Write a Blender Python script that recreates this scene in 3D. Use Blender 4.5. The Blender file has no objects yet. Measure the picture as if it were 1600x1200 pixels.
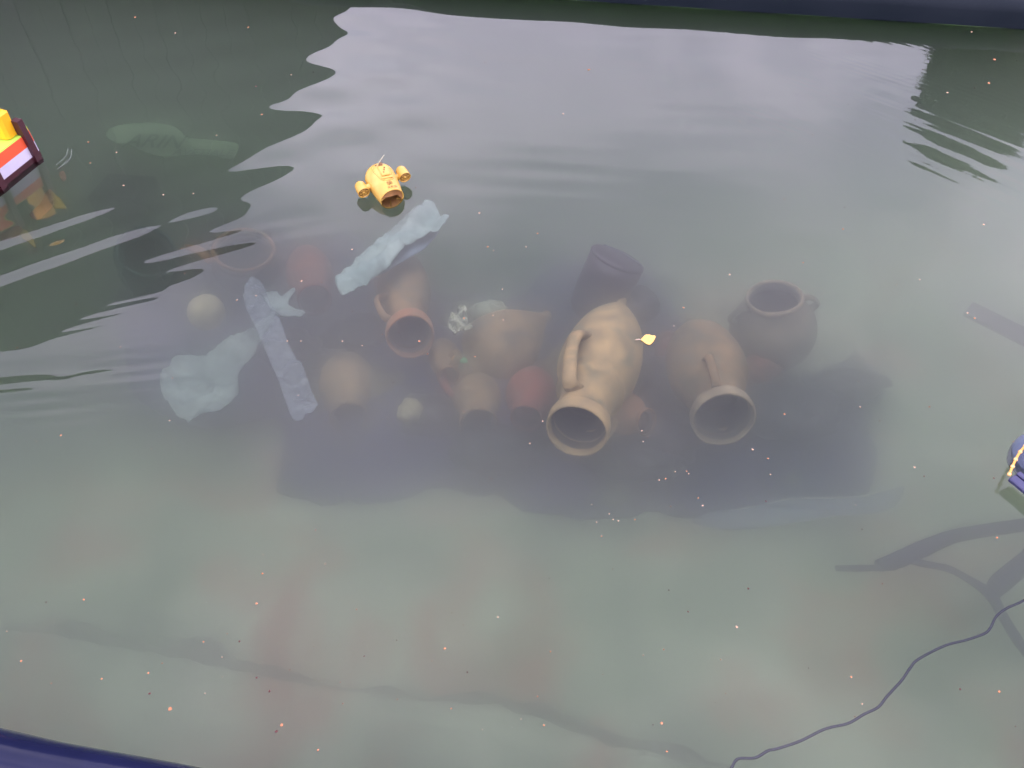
import bpy, math, random
import numpy as np
from mathutils import Vector, Matrix, noise
from mathutils.geometry import delaunay_2d_cdt

random.seed(7)
S = bpy.context.scene
COL = S.collection

# ------------------------------------------------------------------ camera
CAM_H = 2.4
cd = bpy.data.cameras.new('camera')
cam = bpy.data.objects.new('camera', cd); COL.objects.link(cam)
cam.location = (0, 0, CAM_H); cam.rotation_euler = (math.radians(45), 0, 0)
cd.sensor_width = 36; cd.lens = 36 * 1256 / 1600
cd.clip_start = 0.05; cd.clip_end = 1000
S.camera = cam

# ------------------------------------------------------------------ light
SUN_EL, SUN_AZ = math.radians(52), math.radians(200)      # behind the viewer, a little to the left
w = bpy.data.worlds.new('World'); S.world = w; w.use_nodes = True
nt = w.node_tree; nt.nodes.clear()
def wn(t, **k):
    n = nt.nodes.new(t)
    for a, b in k.items(): setattr(n, a, b)
    return n
wo = wn('ShaderNodeOutputWorld')
sky = wn('ShaderNodeTexSky', sky_type='NISHITA', sun_disc=False, sun_elevation=SUN_EL, sun_rotation=SUN_AZ)
b1 = wn('ShaderNodeBackground'); b1.inputs[1].default_value = 0.10
nt.links.new(sky.outputs[0], b1.inputs[0])
tc = wn('ShaderNodeTexCoord')
mp = wn('ShaderNodeMapping'); mp.inputs['Scale'].default_value = (1, 1, 1.6)
nt.links.new(tc.outputs['Generated'], mp.inputs[0])
nz = wn('ShaderNodeTexNoise'); nz.inputs['Scale'].default_value = 2.2; nz.inputs['Detail'].default_value = 6; nz.inputs['Roughness'].default_value = 0.5; nz.inputs['Distortion'].default_value = 0.6
nt.links.new(mp.outputs[0], nz.inputs['Vector'])
rp = wn('ShaderNodeValToRGB')
rp.color_ramp.elements[0].position = 0.36; rp.color_ramp.elements[0].color = (0.58, 0.56, 0.74, 1)
rp.color_ramp.elements[1].position = 0.64; rp.color_ramp.elements[1].color = (1.14, 1.03, 1.26, 1)
nt.links.new(nz.outputs[0], rp.inputs[0])
b2 = wn('ShaderNodeBackground'); b2.inputs[1].default_value = 3.45
nt.links.new(rp.outputs[0], b2.inputs[0])
mx = wn('ShaderNodeMixShader'); mx.inputs[0].default_value = 0.88
nt.links.new(b1.outputs[0], mx.inputs[1]); nt.links.new(b2.outputs[0], mx.inputs[2]); nt.links.new(mx.outputs[0], wo.inputs[0])

sl = bpy.data.lights.new('sun', 'SUN'); sl.energy = 0.7; sl.angle = math.radians(18); sl.color = (1, 0.95, 0.88)
so = bpy.data.objects.new('sun', sl); COL.objects.link(so)
sd = Vector((math.cos(SUN_EL) * math.sin(SUN_AZ), math.cos(SUN_EL) * math.cos(SUN_AZ), math.sin(SUN_EL)))
so.rotation_euler = sd.to_track_quat('Z', 'Y').to_euler(); so.location = (0, 0, 20)

vs = S.view_settings
vs.view_transform = 'Standard'; vs.look = 'None'; vs.exposure = 0.0; vs.gamma = 1; vs.use_curve_mapping = False
S.cycles.use_denoising = True
S.cycles.max_bounces = 14; S.cycles.volume_bounces = 8; S.cycles.transparent_max_bounces = 12
S.cycles.caustics_reflective = False; S.cycles.caustics_refractive = False

# ------------------------------------------------------------------ helpers
F = 1256.0
c45 = math.sqrt(0.5)
def P(px, py, z=0.0):
    """point of the place at height z that the photograph shows at this pixel"""
    x = (px - 800) / F; v = (600 - py) / F
    d = Vector((x, c45 * (1 + v), -c45 * (1 - v)))
    return Vector((0, 0, CAM_H)) + d * ((z - CAM_H) / d.z)

def tag(o, label=None, cat=None, group=None, kind=None):
    if label: o['label'] = label
    if cat: o['category'] = cat
    if group: o['group'] = group
    if kind: o['kind'] = kind
    return o

def mesh(name, V, Fc, mat=None, parent=None, smooth=True, mw=None):
    me = bpy.data.meshes.new(name)
    me.from_pydata([tuple(v) for v in V], [], [tuple(f) for f in Fc])
    if smooth: me.polygons.foreach_set('use_smooth', [True] * len(me.polygons))
    me.update()
    o = bpy.data.objects.new(name, me); COL.objects.link(o)
    if mat: me.materials.append(mat)
    if parent: o.parent = parent
    if mw is not None: o.matrix_world = mw
    return o

def empty(name, mw, label, cat, group=None):
    o = bpy.data.objects.new(name, None); COL.objects.link(o)
    o.empty_display_size = 0.1
    o.matrix_world = mw if isinstance(mw, Matrix) else Matrix.Translation(mw)
    return tag(o, label, cat, group)

def frame(origin, zaxis, xhint=(1, 0, 0)):
    z = Vector(zaxis).normalized(); x = Vector(xhint)
    x = (x - z * x.dot(z)).normalized(); y = z.cross(x)
    M = Matrix((x, y, z)).transposed().to_4x4(); M.translation = origin
    return M

def lathe(prof, seg=40, wob=0.0, seed=0, squash=1.0):
    V, Fc = [], []
    for i, (r, z) in enumerate(prof):
        for k in range(seg):
            a = 2 * math.pi * k / seg
            n = 1 + wob * noise.noise(Vector((math.cos(a) * 1.3 + seed, math.sin(a) * 1.3, z * 2.2)))
            V.append((r * n * math.cos(a), r * n * math.sin(a) * squash, z))
    for i in range(len(prof) - 1):
        for k in range(seg):
            a, b = i * seg + k, i * seg + (k + 1) % seg
            Fc.append((a, b, b + seg, a + seg))
    Fc.append(tuple(reversed(range(seg)))); n = len(prof) - 1
    Fc.append(tuple(n * seg + k for k in range(seg)))
    return V, Fc

def smooth_path(pts, n=6):
    pts = [Vector(p) for p in pts]; out = []
    for i in range(len(pts) - 1):
        p0 = pts[max(i - 1, 0)]; p1 = pts[i]; p2 = pts[i + 1]; p3 = pts[min(i + 2, len(pts) - 1)]
        for k in range(n):
            t = k / n
            out.append(0.5 * ((2 * p1) + (p2 - p0) * t + (2 * p0 - 5 * p1 + 4 * p2 - p3) * t * t + (3 * p1 - p0 - 3 * p2 + p3) * t ** 3))
    out.append(pts[-1])
    return out

def tube(pts, rad, seg=10, flat=1.0, up=(0, 0, 1)):
    """swept tube; rad a number or list; flat squeezes the section along `up`"""
    V, Fc = [], []; n = len(pts)
    if not hasattr(rad, '__len__'): rad = [rad] * n
    if len(rad) != n: rad = list(np.interp(np.linspace(0, 1, n), np.linspace(0, 1, len(rad)), rad))
    up = Vector(up)
    for i in range(n):
        t = (pts[min(i + 1, n - 1)] - pts[max(i - 1, 0)]).normalized()
        s = t.cross(up)
        if s.length < 1e-3: s = t.cross(Vector((1, 0.1, 0)))
        s.normalize(); u = s.cross(t)
        for k in range(seg):
            a = 2 * math.pi * k / seg
            V.append(pts[i] + s * rad[i] * math.cos(a) + u * rad[i] * flat * math.sin(a))
    for i in range(n - 1):
        for k in range(seg):
            a, b = i * seg + k, i * seg + (k + 1) % seg
            Fc.append((a, b, b + seg, a + seg))
    Fc.append(tuple(reversed(range(seg)))); Fc.append(tuple((n - 1) * seg + k for k in range(seg)))
    return V, Fc

def join(parts):
    V, Fc = [], []
    for v, f in parts:
        o = len(V); V += [tuple(p) for p in v]; Fc += [tuple(i + o for i in q) for q in f]
    return V, Fc

def box(c, s, ch=0.0, rot=None):
    """box with chamfered edges"""
    hx, hy, hz = s[0] / 2, s[1] / 2, s[2] / 2
    if ch <= 0:
        V = [Vector((x * hx, y * hy, z * hz)) for z in (-1, 1) for y in (-1, 1) for x in (-1, 1)]
        Fc = [(0, 2, 3, 1), (4, 5, 7, 6), (0, 1, 5, 4), (2, 6, 7, 3), (0, 4, 6, 2), (1, 3, 7, 5)]
    else:
        ring = lambda a, b: [(a - ch, -b), (a, -b + ch), (a, b - ch), (a - ch, b), (-a + ch, b), (-a, b - ch), (-a, -b + ch), (-a + ch, -b)]
        V = []
        for z, ins in ((-hz, ch), (-hz + ch, 0), (hz - ch, 0), (hz, ch)):
            V += [Vector((x, y, z)) for x, y in ring(hx - ins, hy - ins)]
        Fc = []
        for i in range(3):
            for k in range(8):
                a, b = i * 8 + k, i * 8 + (k + 1) % 8
                Fc.append((a, b, b + 8, a + 8))
        Fc.append(tuple(reversed(range(8)))); Fc.append(tuple(24 + k for k in range(8)))
    R = rot or Matrix.Identity(3)
    return [R @ v + Vector(c) for v in V], Fc

def sheet(outline, cell, zf, thick=0.004, closed_smooth=3, jit=0.0):
    """thin solid sheet with an uneven outline; outline = world xy points, zf(x, y) = height"""
    pts = [Vector((p[0], p[1])) for p in outline]; n = len(pts); ring = []
    for i in range(n):
        p0, p1, p2, p3 = pts[i - 1], pts[i], pts[(i + 1) % n], pts[(i + 2) % n]
        for k in range(closed_smooth):
            t = k / closed_smooth
            ring.append(0.5 * ((2 * p1) + (p2 - p0) * t + (2 * p0 - 5 * p1 + 4 * p2 - p3) * t * t + (3 * p1 - p0 - 3 * p2 + p3) * t ** 3))
    dense = []
    for i in range(len(ring)):
        a, b = ring[i], ring[(i + 1) % len(ring)]
        m = max(1, int((b - a).length / cell))
        for k in range(m): dense.append(a.lerp(b, k / m))
    ring = dense
    if jit: ring = [p + Vector((fbm(p.x * 4, p.y * 4, 1), fbm(p.x * 4, p.y * 4, 9))) * jit for p in ring]
    xs = [p.x for p in ring]; ys = [p.y for p in ring]
    R = np.array([(p.x, p.y) for p in ring])
    def inside(x, y):
        a = R; b = np.roll(R, -1, 0)
        c = ((a[:, 1] > y) != (b[:, 1] > y)) & (x < (b[:, 0] - a[:, 0]) * (y - a[:, 1]) / (b[:, 1] - a[:, 1] + 1e-12) + a[:, 0])
        return c.sum() % 2 == 1
    pin = []
    x = min(xs) + cell * 0.37
    while x < max(xs):
        y = min(ys) + cell * 0.41
        while y < max(ys):
            if inside(x, y) and np.min(np.hypot(R[:, 0] - x, R[:, 1] - y)) > cell * 0.5:
                pin.append(Vector((x + random.uniform(-.1, .1) * cell, y + random.uniform(-.1, .1) * cell)))
            y += cell
        x += cell
    allp = ring + pin; nr = len(ring)
    v2, e2, f2, ov, oe, of = delaunay_2d_cdt(allp, [(i, (i + 1) % nr) for i in range(nr)], [], 1, 1e-6)
    top = [Vector((p.x, p.y, zf(p.x, p.y))) for p in v2]
    N = len(top); V = top + [p - Vector((0, 0, thick)) for p in top]
    Fc = [tuple(f) for f in f2] + [tuple(i + N for i in reversed(f)) for f in f2]
    cnt = {}
    for f in f2:
        for i in range(len(f)):
            cnt[(f[i], f[(i + 1) % len(f)])] = 1
    for (a, b) in list(cnt):
        if (b, a) not in cnt: Fc.append((b, a, a + N, b + N))
    return V, Fc

def fbm(x, y, z=0.0, o=3):
    return noise.fractal(Vector((x, y, z)), 1.0, 2.0, o)

# ------------------------------------------------------------------ materials
def mat(name, col, rough=0.7, col2=None, scale=8.0, bump=0.0, bscale=30.0, spec=0.5, metal=0.0, lo=0.35, hi=0.65, alpha=None, detail=6, col3=None, scale3=2.0, lo3=.5, hi3=.75, coat=0.0, sss=0):
    m = bpy.data.materials.new(name); m.use_nodes = True
    t = m.node_tree; p = t.nodes['Principled BSDF']
    p.inputs['Roughness'].default_value = rough; p.inputs['Metallic'].default_value = metal
    p.inputs['Specular IOR Level'].default_value = spec; p.inputs['Coat Weight'].default_value = coat
    p.inputs['Base Color'].default_value = (*col, 1)
    g = t.nodes.new('ShaderNodeTexCoord')
    last = None
    if col2:
        n = t.nodes.new('ShaderNodeTexNoise'); n.inputs['Scale'].default_value = scale; n.inputs['Detail'].default_value = detail; n.inputs['Roughness'].default_value = .6
        t.links.new(g.outputs['Object'], n.inputs['Vector'])
        r = t.nodes.new('ShaderNodeValToRGB')
        r.color_ramp.elements[0].position = lo; r.color_ramp.elements[0].color = (*col, 1)
        r.color_ramp.elements[1].position = hi; r.color_ramp.elements[1].color = (*col2, 1)
        t.links.new(n.outputs[0], r.inputs[0]); last = r.outputs[0]
        if col3:
            n3 = t.nodes.new('ShaderNodeTexNoise'); n3.inputs['Scale'].default_value = scale3; n3.inputs['Detail'].default_value = 5; n3.inputs['Distortion'].default_value = .8
            t.links.new(g.outputs['Object'], n3.inputs['Vector'])
            r3 = t.nodes.new('ShaderNodeValToRGB'); r3.color_ramp.elements[0].position = lo3; r3.color_ramp.elements[1].position = hi3
            t.links.new(n3.outputs[0], r3.inputs[0])
            x = t.nodes.new('ShaderNodeMixRGB'); x.inputs[2].default_value = (*col3, 1)
            t.links.new(r3.outputs[0], x.inputs[0]); t.links.new(last, x.inputs[1]); last = x.outputs[0]
        t.links.new(last, p.inputs['Base Color'])
    if bump:
        n = t.nodes.new('ShaderNodeTexNoise'); n.inputs['Scale'].default_value = bscale; n.inputs['Detail'].default_value = 5
        t.links.new(g.outputs['Object'], n.inputs['Vector'])
        b = t.nodes.new('ShaderNodeBump'); b.inputs['Strength'].default_value = bump; b.inputs['Distance'].default_value = .01
        t.links.new(n.outputs[0], b.inputs['Height']); t.links.new(b.outputs[0], p.inputs['Normal'])
    if alpha is not None: p.inputs['Alpha'].default_value = alpha
    return m

M = {}
M['beige'] = mat('beige_clay', (.48, .33, .15), .85, (.26, .19, .10), 6, .12, 60, col3=(.16, .15, .09), scale3=5, lo3=.52, hi3=.72)
M['orange'] = mat('orange_clay', (.36, .16, .075), .85, (.22, .13, .07), 8, .12, 60, col3=(.14, .11, .07), scale3=6, lo3=.52, hi3=.75)
M['tan'] = mat('tan_clay', (.32, .19, .09), .85, (.15, .11, .06), 7, .12, 60, col3=(.10, .095, .06), scale3=6, lo3=.5, hi3=.7)
M['red'] = mat('red_clay', (.27, .07, .045), .85, (.14, .06, .04), 7, .12, 60, col3=(.07, .05, .05), scale3=5, lo3=.5, hi3=.72)
M['olive'] = mat('olive_clay', (.07, .07, .045), .9, (.15, .12, .075), 6, .12, 60, col3=(.04, .045, .03), scale3=4)
M['rim'] = mat('worn_rim_clay', (.36, .28, .18), .85, (.17, .14, .09), 9, .3, 30)
M['pink'] = mat('pinkish_clay', (.34, .22, .12), .85, (.17, .13, .08), 5, .12, 60, col3=(.09, .08, .07), scale3=5, lo3=.5, hi3=.72)
M['inner'] = mat('shaded_inside', (.03, .03, .04), .95, (.02, .02, .028), 10)  # insides coloured near black so the hollows read as shaded
M['purple'] = mat('dark_purple_plastic', (.012, .008, .018), .5, (.025, .014, .025), 6, .2, 30)
M['tarp'] = mat('dark_blue_tarp', (.012, .010, .055), .7, (.03, .024, .085), 2.6, .4, 12, col3=(.085, .075, .075), scale3=2.2, lo3=.56, hi3=.80)
M['cloth'] = mat('pale_blue_cloth', (.17, .24, .22), .8, (.28, .35, .31), 6, .5, 14)
M['cloth2'] = mat('blue_cloth', (.12, .17, .21), .8, (.17, .22, .26), 6, .4, 14)
M['bag'] = mat('pale_plastic_bag', (.25, .31, .28), .5, (.11, .15, .15), 7, .5, 12, alpha=.85)
M['clear'] = mat('clear_plastic', (.34, .40, .42), .3, (.16, .2, .24), 30, .9, 25, alpha=.22)
M['print'] = mat('green_printed_plastic', (.14, .21, .12), .6, (.10, .155, .09), 14, .6, 20)
M['ink'] = mat('dark_green_ink', (.012, .03, .02), .6)
M['branch'] = mat('dark_wet_branch', (.03, .028, .055), .7, (.05, .045, .07), 10, .6, 30)
M['cable'] = mat('dark_cable_skin', (.022, .022, .055), .5)
M['plank'] = mat('dark_plank_wood', (.03, .03, .04), .8, (.07, .065, .07), 14, .5, 30)
M['net'] = mat('blue_grey_net', (.14, .17, .24), .8, (.20, .23, .30), 40, .5, 60, alpha=.5)
M['edge'] = mat('bright_hem', (.55, .55, .42), .5)
M['yellow'] = mat('yellow_toy_plastic', (.62, .37, .075), .42, (.56, .32, .06), 5, .05, 60, col3=(.64, .42, .11), scale3=9)
M['yellowdark'] = mat('yellow_plastic_inside', (.62, .32, .12), .6, (.45, .22, .10), 20)
M['print_brown'] = mat('brown_toy_print', (.20, .09, .03), .6)
M['fan'] = mat('brown_fan_recess', (.24, .11, .06), .6)
M['wire'] = mat('pale_wire', (.6, .55, .35), .4, metal=.3)
M['leaf'] = mat('yellow_leaf', (.86, .52, .14), .55, (.8, .42, .1), 60, .3, 90)
M['leafstem'] = mat('leaf_stem', (.7, .5, .4), .6)
M['fleck'] = mat('orange_fleck', (.40, .12, .05), .7, (.50, .24, .12), 40)
M['flecklight'] = mat('pale_fleck', (.42, .27, .18), .6)
M['fleckdark'] = mat('dark_fleck', (.10, .03, .03), .7)
M['tgreen'] = mat('lime_toy_paint', (.46, .72, .09), .45, (.40, .66, .08), 8)
M['tred'] = mat('red_toy_paint', (.78, .10, .035), .4, (.70, .09, .035), 10)
M['twhite'] = mat('white_toy_paint', (.62, .56, .68), .4, (.55, .5, .62), 10)
M['tyel'] = mat('yellow_toy_paint', (.90, .46, .015), .4, (.84, .42, .015), 10)
M['tdark'] = mat('dark_toy_paint', (.045, .012, .018), .35, (.06, .015, .02), 10)
M['floor'] = mat('algae_pool_floor', (.16, .185, .14), .9, (.31, .335, .26), 2.3, .4, 14, col3=(.28, .145, .115), scale3=2.3, lo3=.50, hi3=.70, lo=.38, hi=.60, detail=11)
M['shading'] = mat('painted_fold_shade', (.06, .055, .06), .95, (.13, .12, .10), 6, .4, 30)  # shade tone painted on the strip along the fold
M['liner'] = mat('navy_pool_liner', (.008, .010, .034), .12, (.01, .012, .042), 6, .12, 7, spec=.2)
M['linershade'] = mat('shaded_slate_liner', (.006, .010, .016), .55, (.009, .013, .02), 2, .3, 5, spec=.12)  # less blue copy of the liner, far wall's shade put into its colour
M['scum'] = mat('olive_scum', (.16, .15, .08), .8, (.22, .2, .12), 40)
M['paving'] = mat('grey_paving', (.26, .25, .23), .85, (.20, .2, .19), 4, .3, 30)
M['board'] = mat('dark_stained_board', (.022, .028, .018), .8, (.03, .034, .022), 9, .4, 30)
M['roof'] = mat('dark_roof_felt', (.025, .03, .022), .8, (.03, .034, .03), 6)
M['foliage'] = mat('dark_foliage', (.018, .035, .014), .7, (.03, .05, .02), 3)
M['bark'] = mat('bark', (.05, .04, .03), .9, (.08, .06, .05), 12, .6, 20)
M['shell'] = mat('crumpled_foil', (.55, .56, .42), .35, (.10, .11, .09), 22, .9, 30, metal=.2, lo=.42, hi=.6)
M['stone'] = mat('green_grey_stone', (.22, .26, .20), .9, (.34, .36, .28), 10, .6, 20)
M['leafbrown'] = mat('brown_sunken_leaf', (.34, .16, .09), .8, (.26, .14, .08), 30)
M['leafyel'] = mat('yellow_sunken_leaf', (.42, .32, .05), .8, (.34, .26, .05), 30)
M['teal'] = mat('dark_teal_plastic', (.008, .055, .048), .5, (.01, .04, .04), 6)
M['crate'] = mat('black_plastic', (.012, .014, .02), .6, (.02, .02, .03), 6)
M['dome'] = mat('blue_grey_dome', (.14, .17, .28), .25, (.19, .22, .33), 6, alpha=.62)
M['gold'] = mat('gold_stud', (.95, .60, .25), .3, (.8, .4, .15), 50, metal=.2)
M['plate'] = mat('dark_blue_plate', (.035, .035, .10), .35, (.06, .06, .14), 14)
M['ballm'] = mat('pale_yellow_ball', (.40, .35, .20), .8, (.22, .20, .13), 9, .2, 20)
M['orangebit'] = mat('orange_scrap', (.75, .36, .08), .6)
M['greenbit'] = mat('green_scrap', (.12, .42, .18), .6)
M['froth'] = mat('pale_froth', (.5, .55, .5), .7, alpha=.35)

def floor_far_green(m):  # mixes the floor colour to dark green towards the far left
    t = m.node_tree; p = t.nodes['Principled BSDF']; src = p.inputs['Base Color'].links[0].from_socket
    g = t.nodes.new('ShaderNodeNewGeometry'); d = t.nodes.new('ShaderNodeVectorMath'); d.operation = 'DOT_PRODUCT'; d.inputs[1].default_value = (-.45, .9, 0)
    t.links.new(g.outputs['Position'], d.inputs[0])
    n = t.nodes.new('ShaderNodeTexNoise'); n.inputs['Scale'].default_value = 1.4; n.inputs['Detail'].default_value = 5; t.links.new(g.outputs['Position'], n.inputs['Vector'])
    a = t.nodes.new('ShaderNodeMath'); a.operation = 'MULTIPLY_ADD'; a.inputs[1].default_value = 1.6; t.links.new(n.outputs[0], a.inputs[0]); t.links.new(d.outputs['Value'], a.inputs[2])
    mr = t.nodes.new('ShaderNodeMapRange'); mr.inputs[1].default_value = 3.6; mr.inputs[2].default_value = 5.0; t.links.new(a.outputs[0], mr.inputs[0])
    x = t.nodes.new('ShaderNodeMixRGB'); x.inputs[2].default_value = (.035, .075, .02, 1)
    t.links.new(mr.outputs[0], x.inputs[0]); t.links.new(src, x.inputs[1]); t.links.new(x.outputs[0], p.inputs['Base Color'])
floor_far_green(M['floor'])

# ------------------------------------------------------------------ the pool
A10 = math.radians(-10)
EX = Vector((math.cos(A10), math.sin(A10), 0)); EY = Vector((-math.sin(A10), math.cos(A10), 0))
O = Vector((-1.337, 0.893, 0))
U0, U1, VV = -4.4, 6.4, 6.12
FLOOR = -0.78
RIM = 0.20
def L(u, v, z=0.0): return O + EX * u + EY * v + Vector((0, 0, z))
PM = Matrix((EX, EY, Vector((0, 0, 1)))).transposed().to_4x4(); PM.translation = O

def smoothstep(a, b, x):
    t = np.clip((x - a) / (b - a), 0, 1); return t * t * (3 - 2 * t)
WC = np.array([0.05, 2.2])
def wave(x, y):
    """ripple height in metres: rings spreading from the middle of the pool, plus slow swell"""
    x = np.asarray(x, float); y = np.asarray(y, float)
    dx, dy = x - WC[0], y - WC[1]
    r = np.hypot(dx, dy); th = np.arctan2(dy, dx)
    left = smoothstep(math.radians(98), math.radians(125), th) + (th < 0) * smoothstep(-math.radians(140), -math.radians(170), th)
    left = np.clip(left, 0, 1)
    right = smoothstep(math.radians(62), math.radians(35), th) * (th > -.2)
    near = smoothstep(0.9, 1.8, r)
    def packet(p0, n, A, lam, ss, st, s0=0.0, t0=0.0, bend=0.0, ph=0.0):
        n = np.array(n, float); n /= np.hypot(*n); tt = np.array([n[1], -n[0]])
        a = (x - p0[0]) * n[0] + (y - p0[1]) * n[1]; b = (x - p0[0]) * tt[0] + (y - p0[1]) * tt[1]
        a = a + bend * b * b
        return A * np.exp(-((a - s0) / ss) ** 2 / 2 - ((b - t0) / st) ** 2 / 2) * np.sin(2 * math.pi * a / lam + ph)
    wig = 0.05 * np.sin(2.3 * x + 1.1 * y) + 0.03 * np.sin(5.1 * x - 2.0 * y)
    ring = np.sin(2 * math.pi * (r + wig) / 0.5 + 0.8 * np.sin(2.2 * th))
    h = 0.00035 * near * (0.6 + 0.3 * left + 0.6 * right) * ring
    # strong bow waves at the left
    h += packet((-1.98, 3.45), (-.60, .80), 0.0064, 0.34, .24, .80, .24, -.60, .02, -.25)
    h += packet((-1.50, 3.42), (-.40, .92), 0.0008, 0.15, .10, .30, .0, .0, .1)
    h += packet((-1.7, 2.75), (-.35, .93), 0.00006, 0.06, .30, .5, .0, .0, .05, 1.0) * (1 + np.sin(7 * x + 3 * y))
    h += packet((-2.15, 2.40), (-.10, 1), 0.0030, 0.32, .09, .50, .0, -.1, .0, 2.9)
    h += packet((-2.0, 2.33), (-.15, 1), 0.00045, 0.075, .14, .6, .0, .0, .0) * (1 + np.sin(11 * x + 8 * np.sin(3 * y)))
    # longer swell further out at the left
    h += packet((-1.5, 5.0), (-.40, .92), 0.0036, 0.62, 1.1, .7, .2, .0, .0, .2) * (1 + .35 * smoothstep(5.0, 6.0, y))
    h += packet((-1.4, 5.2), (.5, .86), 0.0012, 0.37, 1.1, .9, .0, .0, .0, .0)
    # short streaky waves at the right
    h += packet((2.75, 4.45), (.80, .60), 0.00095, 0.19, .40, .45, .0, .0, .06)
    h += packet((2.85, 4.9), (.75, .66), 0.00024, 0.062, .7, .7, .0, .0, .06) * (1 + np.sin(6 * x + 9 * y))
    # slow swell
    h += packet((0.1, 4.0), (.12, 1), 0.00016, 0.19, .45, .8, .0, .0, .05) * (1 + .6 * np.sin(3.1 * x))
    h += 0.0010 * np.sin(2 * math.pi * (0.35 * x + 0.94 * y) / 1.35 + 0.9 * np.sin(1.1 * x))
    h += 0.0004 * np.sin(2 * math.pi * (-0.5 * x + 0.85 * y) / 0.74 + 0.6 * np.sin(1.9 * y) + 1.0)
    h += 0.00010 * np.sin(2 * math.pi * (0.05 * x + 1.0 * y) / 0.21 + 1.3 * np.sin(1.3 * x) + .5 * np.sin(2.7 * y)) * smoothstep(2.2, 3.6, y)
    return h
def wz(p): return float(wave(p[0], p[1]))

def grid_object(name, u0, u1, v0, v1, nu, nv, zfun, m):
    us = np.linspace(u0, u1, nu); vv = np.linspace(v0, v1, nv)
    Ug, Vg = np.meshgrid(us, vv)
    X = O.x + EX.x * Ug + EY.x * Vg; Y = O.y + EX.y * Ug + EY.y * Vg
    Z = zfun(X, Y)
    co = np.stack([X, Y, Z], -1).reshape(-1, 3)
    i = np.arange(nu * nv).reshape(nv, nu)
    q = np.stack([i[:-1, :-1], i[:-1, 1:], i[1:, 1:], i[1:, :-1]], -1).reshape(-1, 4)
    return co, q, i

def np_mesh(name, co, quads, m, smooth=True):
    me = bpy.data.meshes.new(name)
    me.vertices.add(len(co)); me.vertices.foreach_set('co', co.astype(np.float32).ravel())
    me.loops.add(quads.size); me.loops.foreach_set('vertex_index', quads.astype(np.int32).ravel())
    me.polygons.add(len(quads)); me.polygons.foreach_set('loop_start', np.arange(0, quads.size, 4, dtype=np.int32))
    me.polygons.foreach_set('use_smooth', np.full(len(quads), smooth))
    me.update(calc_edges=True); me.validate()
    o = bpy.data.objects.new(name, me); COL.objects.link(o); me.materials.append(m)
    return o

# pool floor with slow undulation
rs = np.random.RandomState(3)
def floor_z(X, Y):
    return FLOOR - 0.35 * smoothstep(2.9, 4.6, -.45 * X + .9 * Y) + 0.012 * np.sin(1.3 * X + 0.4 * Y) + 0.008 * np.sin(2.7 * Y - 1.1 * X) + 0.004 * np.sin(6 * X + 5 * Y)
co, q, _ = grid_object('pool_floor', U0 - .05, U1 + .05, -.05, VV + .05, 220, 140, floor_z, None)
tag(np_mesh('pool_floor', co, q, M['floor']), kind='structure')

# a fold of the liner running across the floor near the viewer
fold_px = [(-60, 985), (60, 998), (150, 1014), (280, 1042), (420, 1068), (600, 1098), (760, 1112), (920, 1160), (1040, 1190), (1180, 1235)]
fp = smooth_path([P(a, b, FLOOR) for a, b in fold_px], 10)
V, Fc = [], []
for i, p in enumerate(fp):
    t = (fp[min(i + 1, len(fp) - 1)] - fp[max(i - 1, 0)]).normalized(); s = Vector((t.y, -t.x, 0))   # towards the viewer
    wv = 1 + .4 * fbm(p.x * 3, p.y * 3)
    j = .02 * fbm(p.x * 9, p.y * 9, 4)
    for off, hh in ((-.020, -.03), (-.010, .03), (.004, .058), (.05, .060), (.16, .040), (.34, .008), (.42, -.03)):
        V.append(p + s * (off * wv + j) + Vector((0, 0, hh * wv)))
for i in range(len(fp) - 1):
    for k in range(6):
        a = i * 7 + k; Fc.append((a, a + 1, a + 8, a + 7))
tag(mesh('liner_fold', V, Fc, M['floor']), kind='structure')

V, Fc = [], []  # dark strip behind the fold, standing in for its band of shade
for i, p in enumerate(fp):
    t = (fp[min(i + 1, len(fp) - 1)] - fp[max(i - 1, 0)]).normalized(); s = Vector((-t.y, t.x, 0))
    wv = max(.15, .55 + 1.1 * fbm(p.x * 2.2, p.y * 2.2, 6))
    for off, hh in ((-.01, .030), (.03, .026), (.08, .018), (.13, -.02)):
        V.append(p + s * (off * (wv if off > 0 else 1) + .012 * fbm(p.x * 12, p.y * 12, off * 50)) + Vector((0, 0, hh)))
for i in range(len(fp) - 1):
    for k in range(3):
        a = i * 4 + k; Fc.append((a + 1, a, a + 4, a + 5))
tag(mesh('fold_shade_strip', V, Fc, M['shading']), 'dark shade painted along the fold in the pool liner', 'shading', kind='stuff')

# pool walls of blue liner with a rolled rim (inner face, roll, outer drop)
def wall(name, a, b, inward, m_=None):
    n = 60; d = (b - a); V, Fc = [], []; inward = Vector(inward)
    prof = [(.0, FLOOR - .55)] + [(.0, z) for z in np.linspace(FLOOR + .1, .0, 5)] + [(.0, .05)]
    prof += [(-.09 + .09 * math.cos(t), .11 + .09 * math.sin(t)) for t in np.linspace(0, math.pi, 12)]
    prof += [(-.18, .02), (-.18, -.2)]
    for i in range(n + 1):
        p = a + d * (i / n)
        for (w_, z) in prof:
            wr = 0.012 * fbm(p.x * 2.2, p.y * 2.2, z * 2) * smoothstep(-.7, -.3, z)
            V.append(p + inward * (w_ + float(wr)) + Vector((0, 0, z + float(wr) * .5)))
    m = len(prof)
    for i in range(n):
        for k in range(m - 1):
            x = i * m + k; Fc.append((x, x + 1, x + m + 1, x + m))
    o = mesh(name, V, Fc, m_ or M['liner']); o.data.materials.append(M['floor'])
    for i_, p_ in enumerate(o.data.polygons):
        if i_ % (m - 1) < 5: p_.material_index = 1
    tag(o, kind='structure')
    return o
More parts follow.
